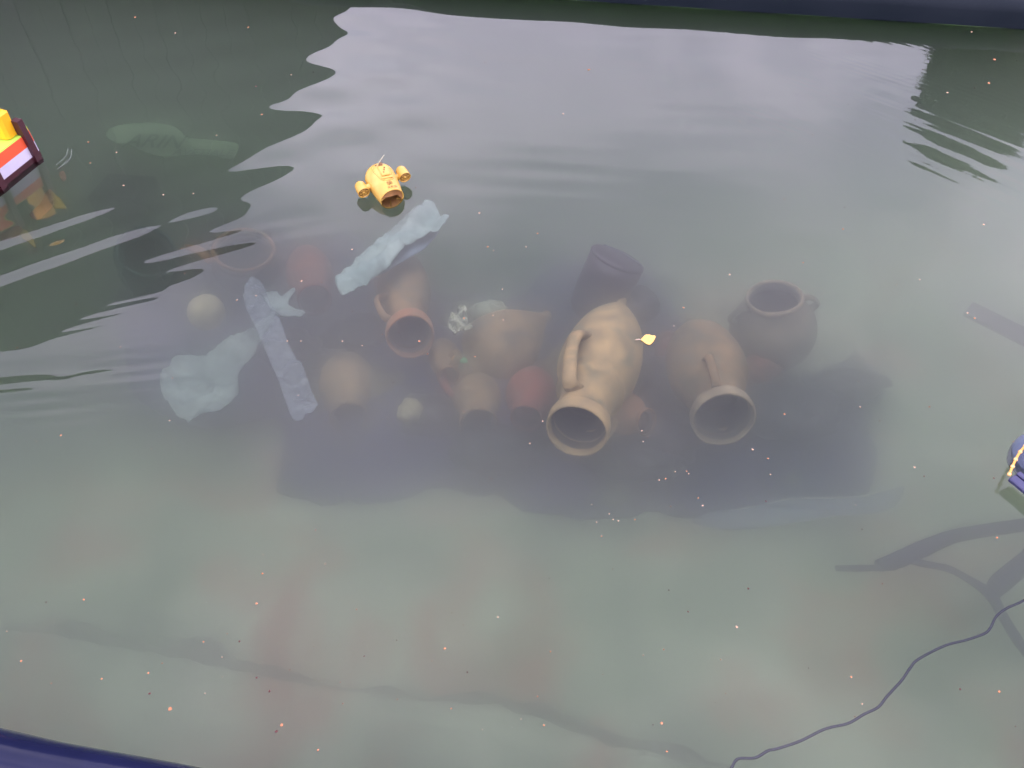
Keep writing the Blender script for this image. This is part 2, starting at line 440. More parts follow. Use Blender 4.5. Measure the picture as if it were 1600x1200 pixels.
wall('pool_wall', L(U0, 0), L(U1, 0), EY)
wall('pool_wall', L(U0, VV), L(U1, VV), -EY, M['linershade'])
wall('pool_wall', L(U0, 0), L(U0, VV), EX)
wall('pool_wall', L(U1, 0), L(U1, VV), -EX)
# thin scum line where the near wall meets the water
V, Fc = tube([L(u, .012 + .004 * fbm(u * 3, 1.7), 0.004) for u in np.linspace(U0, U1, 160)], .007, 8, .7)
tag(mesh('waterline_scum', V, Fc, M['scum']), kind='structure')

# ground all round: one sheet with the pool cut out
g = 400
c = [L(U0 - .1, -.1), L(U1 + .1, -.1), L(U1 + .1, VV + .1), L(U0 - .1, VV + .1)]
o4 = [L(-g, -g), L(g, -g), L(g, g), L(-g, g)]
V = [v + Vector((0, 0, .06)) for v in o4 + c]
mesh('ground', V, [(0, 1, 5, 4), (1, 2, 6, 5), (2, 3, 7, 6), (3, 0, 4, 7)], M['paving'], smooth=False)['kind'] = 'structure'

# water: rippled top, flat bottom and sides tucked inside the liner
wm = bpy.data.materials.new('murky_water'); wm.use_nodes = True
t = wm.node_tree; t.nodes.clear()
out = t.nodes.new('ShaderNodeOutputMaterial')
fr = t.nodes.new('ShaderNodeFresnel'); fr.inputs[0].default_value = 1.47
gl = t.nodes.new('ShaderNodeBsdfGlossy'); gl.inputs['Roughness'].default_value = 0.0
tr = t.nodes.new('ShaderNodeBsdfTransparent'); tr.inputs[0].default_value = (.97, .985, .98, 1)
ms = t.nodes.new('ShaderNodeMixShader')
t.links.new(fr.outputs[0], ms.inputs[0]); t.links.new(tr.outputs[0], ms.inputs[1]); t.links.new(gl.outputs[0], ms.inputs[2]); t.links.new(ms.outputs[0], out.inputs['Surface'])
sc1 = t.nodes.new('ShaderNodeVolumeScatter'); sc1.inputs['Color'].default_value = (.35, .58, .36, 1); sc1.inputs['Density'].default_value = .26; sc1.inputs['Anisotropy'].default_value = 0.1
sc2 = t.nodes.new('ShaderNodeVolumeScatter'); sc2.inputs['Color'].default_value = (.95, .98, .965, 1); sc2.inputs['Density'].default_value = 2.5; sc2.inputs['Anisotropy'].default_value = 0.93
va = t.nodes.new('ShaderNodeAddShader'); t.links.new(sc1.outputs[0], va.inputs[0]); t.links.new(sc2.outputs[0], va.inputs[1])
ab = t.nodes.new('ShaderNodeVolumeAbsorption'); ab.inputs['Color'].default_value = (.42, .70, .34, 1); ab.inputs['Density'].default_value = .42
vb = t.nodes.new('ShaderNodeAddShader'); t.links.new(va.outputs[0], vb.inputs[0]); t.links.new(ab.outputs[0], vb.inputs[1])
t.links.new(vb.outputs[0], out.inputs['Volume'])
nu, nv = 760, 450
co, q, idx = grid_object('water', U0 - .006, U1 + .006, -.006, VV + .006, nu, nv, wave, None)
rim = np.concatenate([idx[0, :-1], idx[:-1, -1], idx[-1, :0:-1], idx[:0:-1, 0]])
low = co[rim].copy(); low[:, 2] = FLOOR - .50
base = len(co); co = np.vstack([co, low])
k = np.arange(len(rim)); k2 = (k + 1) % len(rim)
sides = np.stack([rim[k2], rim[k], base + k, base + k2], -1)
corner = [base, base + (nu - 1), base + (nu - 1) + (nv - 1), base + 2 * (nu - 1) + (nv - 1)]
q = np.vstack([q, sides, [[corner[0], corner[3], corner[2], corner[1]]]])
WATER = True
if WATER:
    wob = np_mesh('water', co, q, wm)
    tag(wob, kind='structure')

# ------------------------------------------------------------------ what the water mirrors, beyond the far wall
def R(px, py, Y):
    a = P(px, py, 0); d = (a - Vector((0, 0, CAM_H))).normalized(); d.z = -d.z
    return a + d * ((Y - a.y) / d.y)
YB = 9.6
prof_px = [(560, -30), (515, 60), (470, 165), (415, 250), (380, 335), (290, 420), (120, 505), (-40, 560)]
pr = [R(a, b, YB) for a, b in prof_px]
bh = empty('boathouse', Vector((-8, YB, .06)), 'dark boarded boathouse with gambrel roof, mirrored at the left of the water', 'boathouse')
bh_inv = bh.matrix_world.inverted()
apex = pr[-1]
outline = [Vector((pr[0].x + .25, YB, .06))] + pr
left = [Vector((2 * apex.x - 1.2 - p.x, YB, p.z)) for p in reversed(outline)]
poly = outline + left
# boards of the gable end, each one a piece
xs0, xs1 = poly[-1].x, poly[0].x
def top_at(x):
    best = .1
    for a, b in zip(poly[:-1], poly[1:]):
        if min(a.x, b.x) <= x <= max(a.x, b.x) and abs(a.x - b.x) > 1e-6:
            best = max(best, a.z + (b.z - a.z) * (x - a.x) / (b.x - a.x))
    return best
nb = 60; bw = (xs1 - xs0) / nb
for i in range(nb):
    a, b = xs0 + i * bw, xs0 + (i + 1) * bw - .015
    za, zb = top_at(a + .001), top_at(b - .001); y0 = YB + (.0 if i % 2 else .02); y1 = y0 + .03
    Vb = [(a, y0, .06), (b, y0, .06), (b, y0, zb), (a, y0, za), (a, y1, .06), (b, y1, .06), (b, y1, zb), (a, y1, za)]
    ob = mesh('board', [bh_inv @ Vector(v) for v in Vb], [(0, 1, 2, 3), (5, 4, 7, 6), (0, 3, 7, 4), (1, 5, 6, 2), (3, 2, 6, 7), (0, 4, 5, 1)], M['board'], bh, False)
V, Fc = [], []
for p in poly:
    for (dy, dz) in ((-.06, .0), (-.06, .07), (9, .07), (9, .0)):
        V.append(bh_inv @ Vector((p.x, YB + .08 + dy, p.z + dz)))
for i in range(len(poly) - 1):
    for k in range(4):
        a = i * 4 + k; b = i * 4 + (k + 1) % 4; Fc.append((a, a + 4, b + 4, b))
Fc += [(0, 1, 2, 3), tuple(len(V) - 4 + i for i in (3, 2, 1, 0))]
mesh('roof', V, Fc, M['roof'], bh, False)
V = [bh_inv @ Vector((p.x * 1.0, YB + 9.0, p.z)) for p in poly]
mesh('back_wall', V, [tuple(range(len(V)))], M['board'], bh, False)

def tree(name, base, height, blobs, label, nleaf=9000, leaf=.07):
    t0 = empty(name, base, label, 'tree')
    V, Fc = tube(smooth_path([Vector((0, 0, -.1)), Vector((.05, 0, height * .35)), Vector((-.05, .05, height * .7)), Vector((0, 0, height * .95))]), [.12, .09, .06, .02], 10)
    parts = [(V, Fc)]
    for (cx, cy, cz, r) in blobs:
        parts.append(tube(smooth_path([Vector((0, 0, cz * .55)), Vector((cx * .4, cy * .4, cz * .8)), Vector((cx, cy, cz))], 3), [.05, .03, .01], 6))
    V, Fc = join(parts); mesh('trunk', V, Fc, M['bark'], t0)
    rr = random.Random(5); V, Fc = [], []
    tot = sum(b[3] ** 2 for b in blobs)
    for (cx, cy, cz, r) in blobs:
        for _ in range(int(nleaf * r * r / tot)):
            d = Vector((rr.gauss(0, 1), rr.gauss(0, 1), rr.gauss(0, 1))).normalized()
            p = Vector((cx, cy, cz)) + d * r * rr.random() ** .4 * (1 + .35 * fbm(d.x * 2 + cx, d.y * 2, d.z * 2))
            a = Vector((rr.gauss(0, 1), rr.gauss(0, 1), rr.gauss(0, 1))).normalized(); b = a.orthogonal().normalized(); s = leaf * rr.uniform(.6, 1.3)
            n = len(V); V += [p - a * s, p + b * s * .5, p + a * s, p - b * s * .5]; Fc.append((n, n + 1, n + 2, n + 3))
    o = mesh('crown', V, Fc, M['foliage'], t0, False)
    return t0
YT = 9.0
tb = R(1530, 130, YT)
c1, c2, c3, c4, c5 = R(1545, 90, YT), R(1530, 150, YT), R(1500, 205, YT), R(1480, 150, YT), R(1560, 190, YT)
bl = []
for (p, r) in ((c1, .62), (c2, .6), (c3, .36), (c4, .36), (c5, .38), (R(1600, 60, YT), .55), (R(1560, 55, YT), .4), (R(1600, 120, YT), .3), (R(1450, 215, YT), .12), (R(1540, 235, YT), .14)):
    bl.append((p.x - tb.x, random.uniform(-.2, .2), p.z - .06, r))
tree('bushy_tree', Vector((tb.x, YT, .06)), max(b[2] for b in bl), bl, 'small bushy dark tree beyond the pool, mirrored at the upper right of the water', 34000, .085)

# ------------------------------------------------------------------ dark tarp under the pile
tp = [(188, 470), (230, 440), (330, 352), (420, 362), (480, 392), (545, 366), (600, 420), (700, 462), (800, 470), (880, 420), (1000, 430), (1060, 500), (1150, 545), (1240, 590), (1330, 570), (1384, 604), (1362, 655), (1356, 720), (1345, 785), (1230, 800), (1100, 806), (960, 812), (850, 808), (770, 772), (690, 776), (600, 788), (500, 788), (442, 768), (440, 700), (430, 668), (330, 668), (240, 640), (200, 560)]
TC = P(760, 600, FLOOR)
def tarp_z(x, y):
    d = math.hypot((x - TC.x) / 1.5, (y - TC.y) / .8)
    return FLOOR + .03 + .26 * max(0, 1 - d) + .03 * fbm(x * 3, y * 3, 1) + .01 * fbm(x * 9, y * 9, 2)
V, Fc = sheet([P(a, b, FLOOR)[:2] for a, b in tp], .05, tarp_z, .02, 4, .05)
tag(mesh('tarpaulin', V, Fc, M['tarp']), 'dark blue tarpaulin spread over the pool floor beneath the heap of jars', 'tarpaulin')

# ------------------------------------------------------------------ pottery
def amphora(name, label, mouth, base_, rb, rn, rm, body, rimm, handles=2, hang=0.0, shape='long', cat='amphora', group=None, hmat=None, handle_len=1.0, zs=None, zt=None, hw=1.0):
    axis = mouth - base_; Lh = axis.length
    M0 = frame(base_, axis)
    if hang: M0 = M0 @ Matrix.Rotation(hang, 4, 'Z')
    e = empty(name, M0, label, cat, group)
    if shape == 'long':
        pts = [(.0, .0), (.022, .0), (.028, .02), (.026, .05), (.045, .09), (rb * .55, .20), (rb * .83, .32), (rb * .97, .45), (rb, .54), (rb * .96, .63), (rb * .80, .70), (rn * 1.28, .755), (rn * 1.04, .79), (rn * .97, .84), (rn, .89), (rm * .93, .93)]
    elif shape == 'round':
        pts = [(.0, .0), (rb * .35, .0), (rb * .55, .04), (rb * .82, .18), (rb * .97, .36), (rb, .50), (rb * .95, .64), (rb * .82, .75), (rn * 1.1, .83), (rn, .88), (rn * 1.02, .92), (rm * .96, .94)]
    else:
        pts = [(.0, .0), (rb * .4, .0), (rb * .7, .08), (rb * .95, .28), (rb, .45), (rb * .9, .62), (rb * .65, .76), (rn, .86), (rn, .92), (rm * .95, .94)]
    fine = []
    P2 = [Vector((a, b, 0)) for a, b in pts]
    for v in smooth_path(P2, 4): fine.append((max(v.x, 0.0005), v.y * Lh))
    th = .014
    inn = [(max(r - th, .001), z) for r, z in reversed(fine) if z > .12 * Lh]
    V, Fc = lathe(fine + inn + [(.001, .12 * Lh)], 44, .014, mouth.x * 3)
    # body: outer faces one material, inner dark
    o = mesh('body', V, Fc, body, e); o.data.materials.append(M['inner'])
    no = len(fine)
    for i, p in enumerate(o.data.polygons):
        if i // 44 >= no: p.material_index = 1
    rp_ = [(rm * .93 - th, .925 * Lh), (rm * .96, .93 * Lh), (rm * .99, .945 * Lh), (rm * 1.0, .97 * Lh), (rm * .98, .99 * Lh), (rm * .94, 1.0 * Lh), (rm * .89, .99 * Lh), (rm * .86, .97 * Lh), (rm * .86, .93 * Lh)]
    V, Fc = lathe(rp_ + [rp_[0]], 44, .05, mouth.y)
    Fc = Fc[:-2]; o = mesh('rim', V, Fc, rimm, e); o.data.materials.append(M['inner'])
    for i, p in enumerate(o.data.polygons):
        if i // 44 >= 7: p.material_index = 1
    for h in range(handles):
        sg = 1 if h == 0 else -1
        zs = zs or (.71 if shape == 'long' else .70); rs_ = rb * (.78 if shape == 'long' else .86)
        zt = zt or (.90 if shape != 'round' else .87)
        out_ = max(rs_, rn) + (.055 if shape == 'long' else .03) * handle_len
        pts_ = [Vector((sg * (rn - .01), 0, zt * Lh)), Vector((sg * (rn + .05), 0, (zt + .012) * Lh)), Vector((sg * out_, 0, (zt * .6 + zs * .4) * Lh)), Vector((sg * out_ * 1.0, 0, (zt * .25 + zs * .75) * Lh)), Vector((sg * (rs_ - .015), 0, (zs - .02) * Lh))]
        V, Fc = tube(smooth_path(pts_, 6), [.026 * hw, .021 * hw, .020 * hw, .022 * hw, .03 * hw], 12, .62, (sg, 0, .3))
        mesh('handle', V, Fc, hmat or body, e)
    return e

amphora('amphora', 'large beige amphora pointing at the viewer with one strap handle, a yellow leaf beside it', P(900, 675, -.22), P(972, 468, -.42), .20, .125, .142, M['beige'], M['beige'], 2, math.radians(-66), handle_len=1.5, zs=.57, zt=.86, hw=1.7)
amphora('amphora', 'orange rimmed amphora left of the centre, below the end of the pale blue cloth', P(641, 527, -.30), P(622, 385, -.62), .15, .085, .125, M['tan'], M['orange'], 1, math.radians(150))
amphora('amphora', 'brown amphora with round dark mouth between the beige amphora and the tarpaulin corner', P(1131, 657, -.34), P(1078, 500, -.60), .20, .118, .150, M['tan'], M['rim'], 2, math.radians(-75), handle_len=.8)
amphora('two_handled_jar', 'upright round olive jar with two small handles at the right of the heap', P(1210, 462, -.28), P(1204, 562, FLOOR + .05), .232, .135, .150, M['olive'], M['rim'], 2, math.radians(5), 'round', 'jar')
amphora('amphora', 'blurred pinkish amphora body lying deep between the orange rimmed and the beige amphora', P(702, 600, -.58), P(858, 490, -.46), .20, .08, .09, M['pink'], M['pink'], 0)
amphora('pot', 'small red pot wedged left of the beige amphora mouth', P(822, 655, -.50), P(836, 590, -.56), .13, .08, .085, M['red'], M['red'], 0, 0, 'pot', 'pot')
amphora('pot', 'reddish pot lying to the right of the beige amphora mouth', P(1012, 660, -.48), P(945, 640, -.6), .12, .06, .07, M['orange'], M['orange'], 0, 0, 'pot', 'pot')
amphora('pot', 'dull brown pot deep on the tarpaulin below the pinkish amphora', P(748, 665, -.56), P(742, 600, -.68), .14, .09, .10, M['tan'], M['tan'], 0, 0, 'pot', 'pot')
amphora('pot', 'blurred pinkish brown pot below the orange rimmed amphora, beside the clear plastic strip', P(545, 655, -.60), P(542, 570, -.68), .16, .09, .10, M['pink'], M['tan'], 0, 0, 'pot', 'pot')
amphora('pot', 'dark red pot between the two pale cloths at the left of the heap', P(492, 470, -.50), P(478, 400, -.66), .14, .09, .10, M['red'], M['red'], 0, 0, 'pot', 'pot')
amphora('pot', 'orange brown pot tucked under the pale blue cloth', P(618, 470, -.56), P(628, 425, -.62), .15, .09, .1, M['orange'], M['tan'], 0, 0, 'pot', 'pot')
amphora('jug', 'small tan jug just right of the orange rimmed mouth', P(702, 588, -.46), P(690, 540, -.56), .085, .05, .055, M['tan'], M['orange'], 1, 1.0, 'pot', 'jug')

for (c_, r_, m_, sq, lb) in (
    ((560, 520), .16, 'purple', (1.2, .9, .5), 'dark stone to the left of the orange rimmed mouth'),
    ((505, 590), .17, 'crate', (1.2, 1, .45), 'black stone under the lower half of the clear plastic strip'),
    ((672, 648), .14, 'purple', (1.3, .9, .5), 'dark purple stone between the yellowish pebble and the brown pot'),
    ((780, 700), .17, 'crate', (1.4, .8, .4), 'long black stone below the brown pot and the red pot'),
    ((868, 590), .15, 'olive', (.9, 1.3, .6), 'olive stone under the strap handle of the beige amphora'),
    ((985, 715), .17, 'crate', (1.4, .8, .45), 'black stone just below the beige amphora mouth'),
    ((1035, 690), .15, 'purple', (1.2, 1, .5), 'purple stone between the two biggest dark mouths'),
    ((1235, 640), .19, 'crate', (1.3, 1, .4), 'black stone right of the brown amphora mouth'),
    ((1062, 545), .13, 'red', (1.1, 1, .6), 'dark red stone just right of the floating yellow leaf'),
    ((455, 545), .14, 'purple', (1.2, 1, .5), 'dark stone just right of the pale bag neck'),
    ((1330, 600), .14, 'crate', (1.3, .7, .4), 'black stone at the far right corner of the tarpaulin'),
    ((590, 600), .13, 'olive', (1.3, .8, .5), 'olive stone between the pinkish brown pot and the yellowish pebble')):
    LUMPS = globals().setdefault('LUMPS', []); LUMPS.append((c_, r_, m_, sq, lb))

# wide ring of a sunken jar mouth at the left
e = amphora('wide_jar', 'wide mouthed jar with orange rim at the far left of the heap', P(380, 388, -.42), P(388, 440, FLOOR + .08), .20, .165, .185, M['crate'], M['orange'], 0, 0, 'round', 'jar')

def lump(name, label, cat, c, r, m, seed=0, amp=.15, squash=(1, 1, 1), sub=18):
    V, Fc = [], []
    for i in range(sub + 1):
        th = math.pi * i / sub
        for k in range(sub * 2):
            ph = math.pi * k / sub
            d = Vector((math.sin(th) * math.cos(ph), math.sin(th) * math.sin(ph), math.cos(th)))
            rr = r * (1 + amp * fbm(d.x * 1.5 + seed, d.y * 1.5, d.z * 1.5))
            V.append(Vector((d.x * rr * squash[0], d.y * rr * squash[1], d.z * rr * squash[2])))
    n = sub * 2
    for i in range(sub):
        for k in range(n):
            a, b = i * n + k, i * n + (k + 1) % n; Fc.append((a, a + n, b + n, b))
    return tag(mesh(name, V, Fc, m, None, True, Matrix.Translation(c)), label, cat)
lump('round_float', 'round pale yellow ball dim in the water above the pale plastic bag', 'ball', P(322, 488, -.42), .098, M['ballm'], 1, .05)
lump('pebble', 'small oval yellowish stone on the tarpaulin below the orange rimmed amphora', 'stone', P(640, 642, -.52), .065, M['ballm'], 4, .2, (.9, 1.2, .7))
lump('stone', 'green grey stone beside the crumpled foil', 'stone', P(764, 486, -.45), .085, M['stone'], 8, .3, (1.2, .8, .6))
lump('stone', 'dark stone under the crumpled foil and the green grey stone', 'stone', P(740, 505, -.62), .15, M['olive'], 11, .3, (1.3, 1, .6))
lump('stone', 'dark reddish stone lying behind the red pot', 'stone', P(800, 610, -.68), .13, M['pink'], 15, .3, (1.2, 1, .6))
lump('stone', 'dark purple stone between the beige and the brown amphora', 'stone', P(1050, 600, -.62), .17, M['purple'], 19, .3, (1.2, 1, .7))
lump('stone', 'dark red stone at the foot of the olive jar', 'stone', P(1190, 570, -.60), .10, M['red'], 23, .3, (1, 1, .7))
lump('scrap', 'tiny orange scrap next to a green one near the centre of the heap', 'scrap', P(711, 561, -.40), .022, M['orangebit'], 2, .4, (.7, 1, .6), 8)
lump('scrap', 'tiny green scrap next to an orange one near the centre of the heap', 'scrap', P(724, 563, -.40), .020, M['greenbit'], 3, .4, (1.2, .8, .6), 8)
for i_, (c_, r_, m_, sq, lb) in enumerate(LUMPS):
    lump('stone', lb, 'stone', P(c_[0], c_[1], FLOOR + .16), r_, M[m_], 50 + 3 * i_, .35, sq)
V, Fc = tube(smooth_path([P(a, b, -.5) for a, b in ((700, 560), (690, 585), (697, 605), (708, 618))], 4), [.02, .028, .022, .012], 10)
tag(mesh('handle_shard', V, Fc, M['red']), 'curved red handle fragment below the tan jug', 'shard')

# crumpled foil
V, Fc = sheet([P(a, b, -.28)[:2] for a, b in ((703, 500), (716, 480), (728, 482), (731, 500), (741, 515), (727, 516), (714, 521), (702, 512))], .012, lambda x, y: -.27 + .05 * fbm(x * 16, y * 16, 3) + .02 * fbm(x * 40, y * 40), .003, 3)
tag(mesh('crumpled_foil', V, Fc, M['shell'], smooth=False), 'crumpled pale foil scrap shining near the centre of the heap', 'foil')

# dark crate with a lid edge behind the beige amphora
cr = empty('lidded_tub', frame(P(945, 446, -.40), (.36, .25, .90), (.87, -.48, 0)), 'dark purple lidded tub tilted behind the beige amphora', 'tub')
V, Fc = lathe([(.001, -.19), (.12, -.19), (.138, -.16), (.150, -.05), (.156, .10), (.156, .155), (.001, .156)], 36, .04, 2); mesh('body', V, Fc, M['purple'], cr)
V, Fc = lathe([(.001, .157), (.150, .157), (.158, .165), (.154, .176), (.13, .184), (.001, .180)], 36, .03, 4); mesh('lid', V, Fc, M['purple'], cr)
V, Fc = tube([Vector((-.12, .06, .186)), Vector((0, .08, .188)), Vector((.13, .05, .186))], .006, 8, .6); mesh('lid_rib', V, Fc, M['plate'], cr)
lump('stone', 'dark rounded stone beside the right side of the purple tub', 'stone', P(995, 478, -.50), .12, M['purple'], 31, .25, (1.1, .9, .8))

# ------------------------------------------------------------------ sunken sheets
def px_sheet(name, label, cat, pts, z, cell, fn, m, th=.004, sm=3):
    V, Fc = sheet([P(a, b, z)[:2] for a, b in pts], cell, fn, th, sm)
    return tag(mesh(name, V, Fc, m), label, cat)
A1 = P(530, 440, -.1); B1 = P(690, 320, -.1); dirc = (B1 - A1).normalized(); nrm = Vector((-dirc.y, dirc.x, 0))
def cloth_z(x, y):
    s = (Vector((x, y, 0)) - A1).dot(nrm); l_ = (Vector((x, y, 0)) - A1).dot(dirc)
    return -.13 + .022 * math.sin(s * 30 + 2.5 * math.sin(l_ * 5)) + .03 * fbm(x * 7, y * 7) + .014 * fbm(x * 25, y * 25)
c1 = empty('cloth_strip', P(610, 380, -.15), 'pale blue cloth strip floating under the surface below the yellow toy submarine', 'cloth')
V, Fc = sheet([P(a, b, -.1)[:2] for a, b in ((524, 428), (548, 398), (592, 362), (622, 336), (652, 322), (668, 308), (682, 314), (688, 330), (702, 338), (672, 356), (640, 370), (622, 392), (596, 412), (562, 434), (532, 447))], .014, cloth_z, .004, 3)
inv = c1.matrix_world.inverted()
mesh('upper_fold', [inv @ Vector(v) for v in V], Fc, M['cloth'], c1)
V, Fc = sheet([P(a, b, -.17)[:2] for a, b in ((690, 345), (680, 362), (660, 385), (640, 398), (612, 412), (575, 430), (540, 446), (560, 425), (600, 405), (625, 380), (660, 358))], .03, lambda x, y: -.19 + .02 * fbm(x * 6, y * 6, 2), .004, 3)
o = mesh('lower_fold', [inv @ Vector(v) for v in V], Fc, M['cloth2'], c1); o['label'] = 'darker blue underside of the cloth'

def bag_z(x, y):
    return -.34 + .06 * fbm(x * 4, y * 4, 5) + .03 * fbm(x * 13, y * 13) + .012 * fbm(x * 40, y * 30)
px_sheet('plastic_bag', 'pale spread plastic bag with a narrow neck at the left of the heap', 'bag',
         ((248, 590), (256, 565), (275, 548), (310, 540), (345, 530), (372, 512), (395, 495), (430, 470), (425, 492), (405, 525), (385, 552), (368, 575), (372, 600), (358, 622), (330, 640), (298, 648), (270, 636), (252, 612)), -.3, .018, bag_z, M['bag'])
px_sheet('paper_scrap', 'small torn pale sheet beside the top of the clear plastic strip', 'scrap',
         ((412, 465), (432, 458), (440, 464), (458, 454), (462, 460), (450, 475), (468, 485), (478, 492), (462, 502), (440, 500), (425, 490), (418, 478)), -.22, .02, lambda x, y: -.2 + .04 * fbm(x * 8, y * 8), M['bag'])
def strip_z(x, y): return -.13 + .04 * fbm(x * 6, y * 6, 9) + .03 * fbm(x * 22, y * 22)
px_sheet('plastic_strip', 'long clear crinkled plastic strip lying over the pale plastic bag', 'plastic strip',
         ((380, 440), (392, 426), (408, 432), (418, 460), (438, 500), (452, 535), (470, 562), (484, 600), (496, 632), (478, 644), (462, 652), (448, 630), (432, 585), (415, 545), (396, 500), (380, 468)), -.1, .012, strip_z, M['clear'], .003)

# printed bag at the upper left
pb = px_sheet('printed_bag', 'faded green printed plastic bag with lettering sunk at the upper left', 'bag',
         ((165, 210), (182, 196), (215, 192), (262, 194), (284, 204), (292, 214), (330, 218), (368, 224), (372, 232), (362, 248), (330, 243), (298, 242), (262, 245), (232, 240), (205, 228), (180, 222)), -.30, .035, lambda x, y: -.3 + .010 * fbm(x * 4, y * 4, 3), M['print'])
def lettering(txt, p0, p1, size, parent, z, shear=0.0, sx=1.0, m=None, name='lettering'):
    cu = bpy.data.curves.new(name, 'FONT'); cu.body = txt; cu.size = size; cu.extrude = .001; cu.shear = shear
    cu.offset = .0006
    o = bpy.data.objects.new(name, cu); COL.objects.link(o)
    dg = bpy.context.evaluated_depsgraph_get(); me = bpy.data.meshes.new_from_object(o.evaluated_get(dg))
    bpy.data.objects.remove(o); bpy.data.curves.remove(cu)
    o = bpy.data.objects.new(name, me); COL.objects.link(o); me.materials.clear(); me.materials.append(m or M['ink'])
    d = (p1 - p0); ang = math.atan2(d.y, d.x)
    o.matrix_world = Matrix.Translation(p0) @ Matrix.Rotation(ang, 4, 'Z') @ Matrix.Diagonal((sx, 1, 1, 1))
    mwo = o.matrix_world.copy(); o.parent = parent; o.matrix_parent_inverse = parent.matrix_world.inverted(); o.matrix_world = mwo
    return o
lettering('ARIN', P(190, 228, -.262), P(280, 232, -.262), .25, pb, 0, .0, .70)
lettering('AVETIALE', P(268, 242, -.262), P(365, 244, -.262), .12, pb, 0, .0, .78)

# sheet of net with a bright hem below the tarp's right corner
nt_ = empty('net_sheet', P(1250, 800, -.64), 'blue grey net sheet with a bright hem below the right corner of the tarpaulin', 'net')
inv = nt_.matrix_world.inverted()
hem = [(1130, 798), (1180, 792), (1232, 779), (1290, 778), (1345, 776), (1378, 767), (1412, 758)]
V, Fc = sheet([P(a, b, -.64)[:2] for a, b in hem + [(1404, 785), (1370, 800), (1300, 806), (1240, 815), (1160, 826), (1085, 818), (1095, 804)]], .04, lambda x, y: -.642 + .02 * fbm(x * 5, y * 5), .003, 3)
mesh('netting', [inv @ Vector(v) for v in V], Fc, M['net'], nt_)
V, Fc = tube([inv @ p for p in smooth_path([P(a, b, -.64) for a, b in hem], 6)], [.001, .003, .004, .004, .002], 8)
mesh('hem', V, Fc, M['edge'], nt_)

# plank at the right
a, b = P(1512, 482, -.40), P(1680, 566, -.40); d = (b - a)
pk = mesh('plank', *box((d.length / 2, 0, 0), (d.length, .10, .03), .006), M['plank'], None, False, Matrix.Translation(a) @ Matrix.Rotation(math.atan2(d.y, d.x), 4, 'Z') @ Matrix.Rotation(.3, 4, 'X'))
tag(pk, 'dark flat plank lying on the pool floor at the right edge', 'plank')

# branch
br = empty('sunken_branch', P(1430, 870, -.45), 'dark forked branch lying under water at the lower right', 'branch')
inv = br.matrix_world.inverted()
def limb(name, pts, rad, z=-.45, flat=.8):
    V, Fc = tube([inv @ p for p in smooth_path([P(a, b, z) for a, b in pts], 6)], rad, 12, flat)
    V = [v + Vector((0, 0, .004 * fbm(v.x * 20, v.y * 20))) for v in V]
    return mesh(name, V, Fc, M['branch'], br)
limb('main_limb', ((1760, 790), (1680, 806), (1600, 820), (1545, 828), (1490, 838), (1440, 858), (1405, 874), (1372, 884)), [.03, .03, .029, .029, .030, .036, .036, .026])
limb('stub', ((1398, 884), (1370, 887), (1335, 888), (1306, 888)), [.02, .014, .014, .013])
limb('side_limb', ((1405, 868), (1440, 880), (1480, 888), (1515, 906), (1548, 930), (1568, 965), (1590, 1000), (1622, 1045), (1680, 1120)), [.02, .016, .015, .016, .024, .020, .020, .018, .016])
limb('cross_limb', ((1640, 830), (1610, 868), (1585, 892), (1562, 912), (1548, 930)), [.03, .034, .040, .040, .026])
limb('lower_limb', ((1640, 1030), (1612, 1080), (1606, 1150), (1612, 1230)), [.014, .014, .012, .01])

# cable
cp = [(1700, 880), (1640, 912), (1600, 938), (1572, 951), (1556, 964), (1548, 980), (1538, 990), (1510, 1000), (1476, 1009), (1435, 1030), (1422, 1044), (1408, 1064), (1386, 1088), (1372, 1105), (1350, 1116), (1326, 1130), (1300, 1136), (1282, 1142), (1250, 1158), (1214, 1170), (1200, 1173), (1180, 1184), (1156, 1185), (1147, 1192), (1142, 1210), (1150, 1250)]
V, Fc = tube(smooth_path([P(a, b, -.06) for a, b in cp], 6), .0042, 8)
tag(mesh('cable', V, Fc, M['cable']), 'thin dark cable winding just under the surface at the lower right', 'cable')

# dark things in the shade at the left
e = empty('sunken_crate', frame(P(200, 315, -.62), (0, 0, 1), (.95, -.1, 0)), 'black box dim on the pool floor below the printed bag', 'crate')
V, Fc = join([box((0, .14, 0), (.34, .02, .24), .004), box((0, -.14, 0), (.34, .02, .24), .004), box((-.16, 0, 0), (.02, .26, .24), .004), box((.16, 0, 0), (.02, .26, .24), .004)])
mesh('side_walls', V, Fc, M['crate'], e, False)
V, Fc = box((0, 0, -.105), (.30, .26, .02)); mesh('base', V, Fc, M['crate'], e, False)
amphora('bucket', 'dark teal bucket dim under water right of the streaked reflection at the left', P(228, 392, -.40), P(232, 440, FLOOR + .04), .17, .165, .17, M['teal'], M['teal'], 0, 0, 'round', 'bucket')
V, Fc = tube(smooth_path([P(a, b, -.45) for a, b in ((288, 385), (312, 392), (330, 410))], 4), [.02, .035, .02], 10, .5)
tag(mesh('pottery_shard', V, Fc, M['orange']), 'orange brown pottery shard beside the dark teal bucket', 'shard')
lump('stone', 'large dark stone between the teal bucket and the wide mouthed jar', 'stone', P(300, 425, -.66), .16, M['crate'], 40, .25, (1.2, 1, .6))

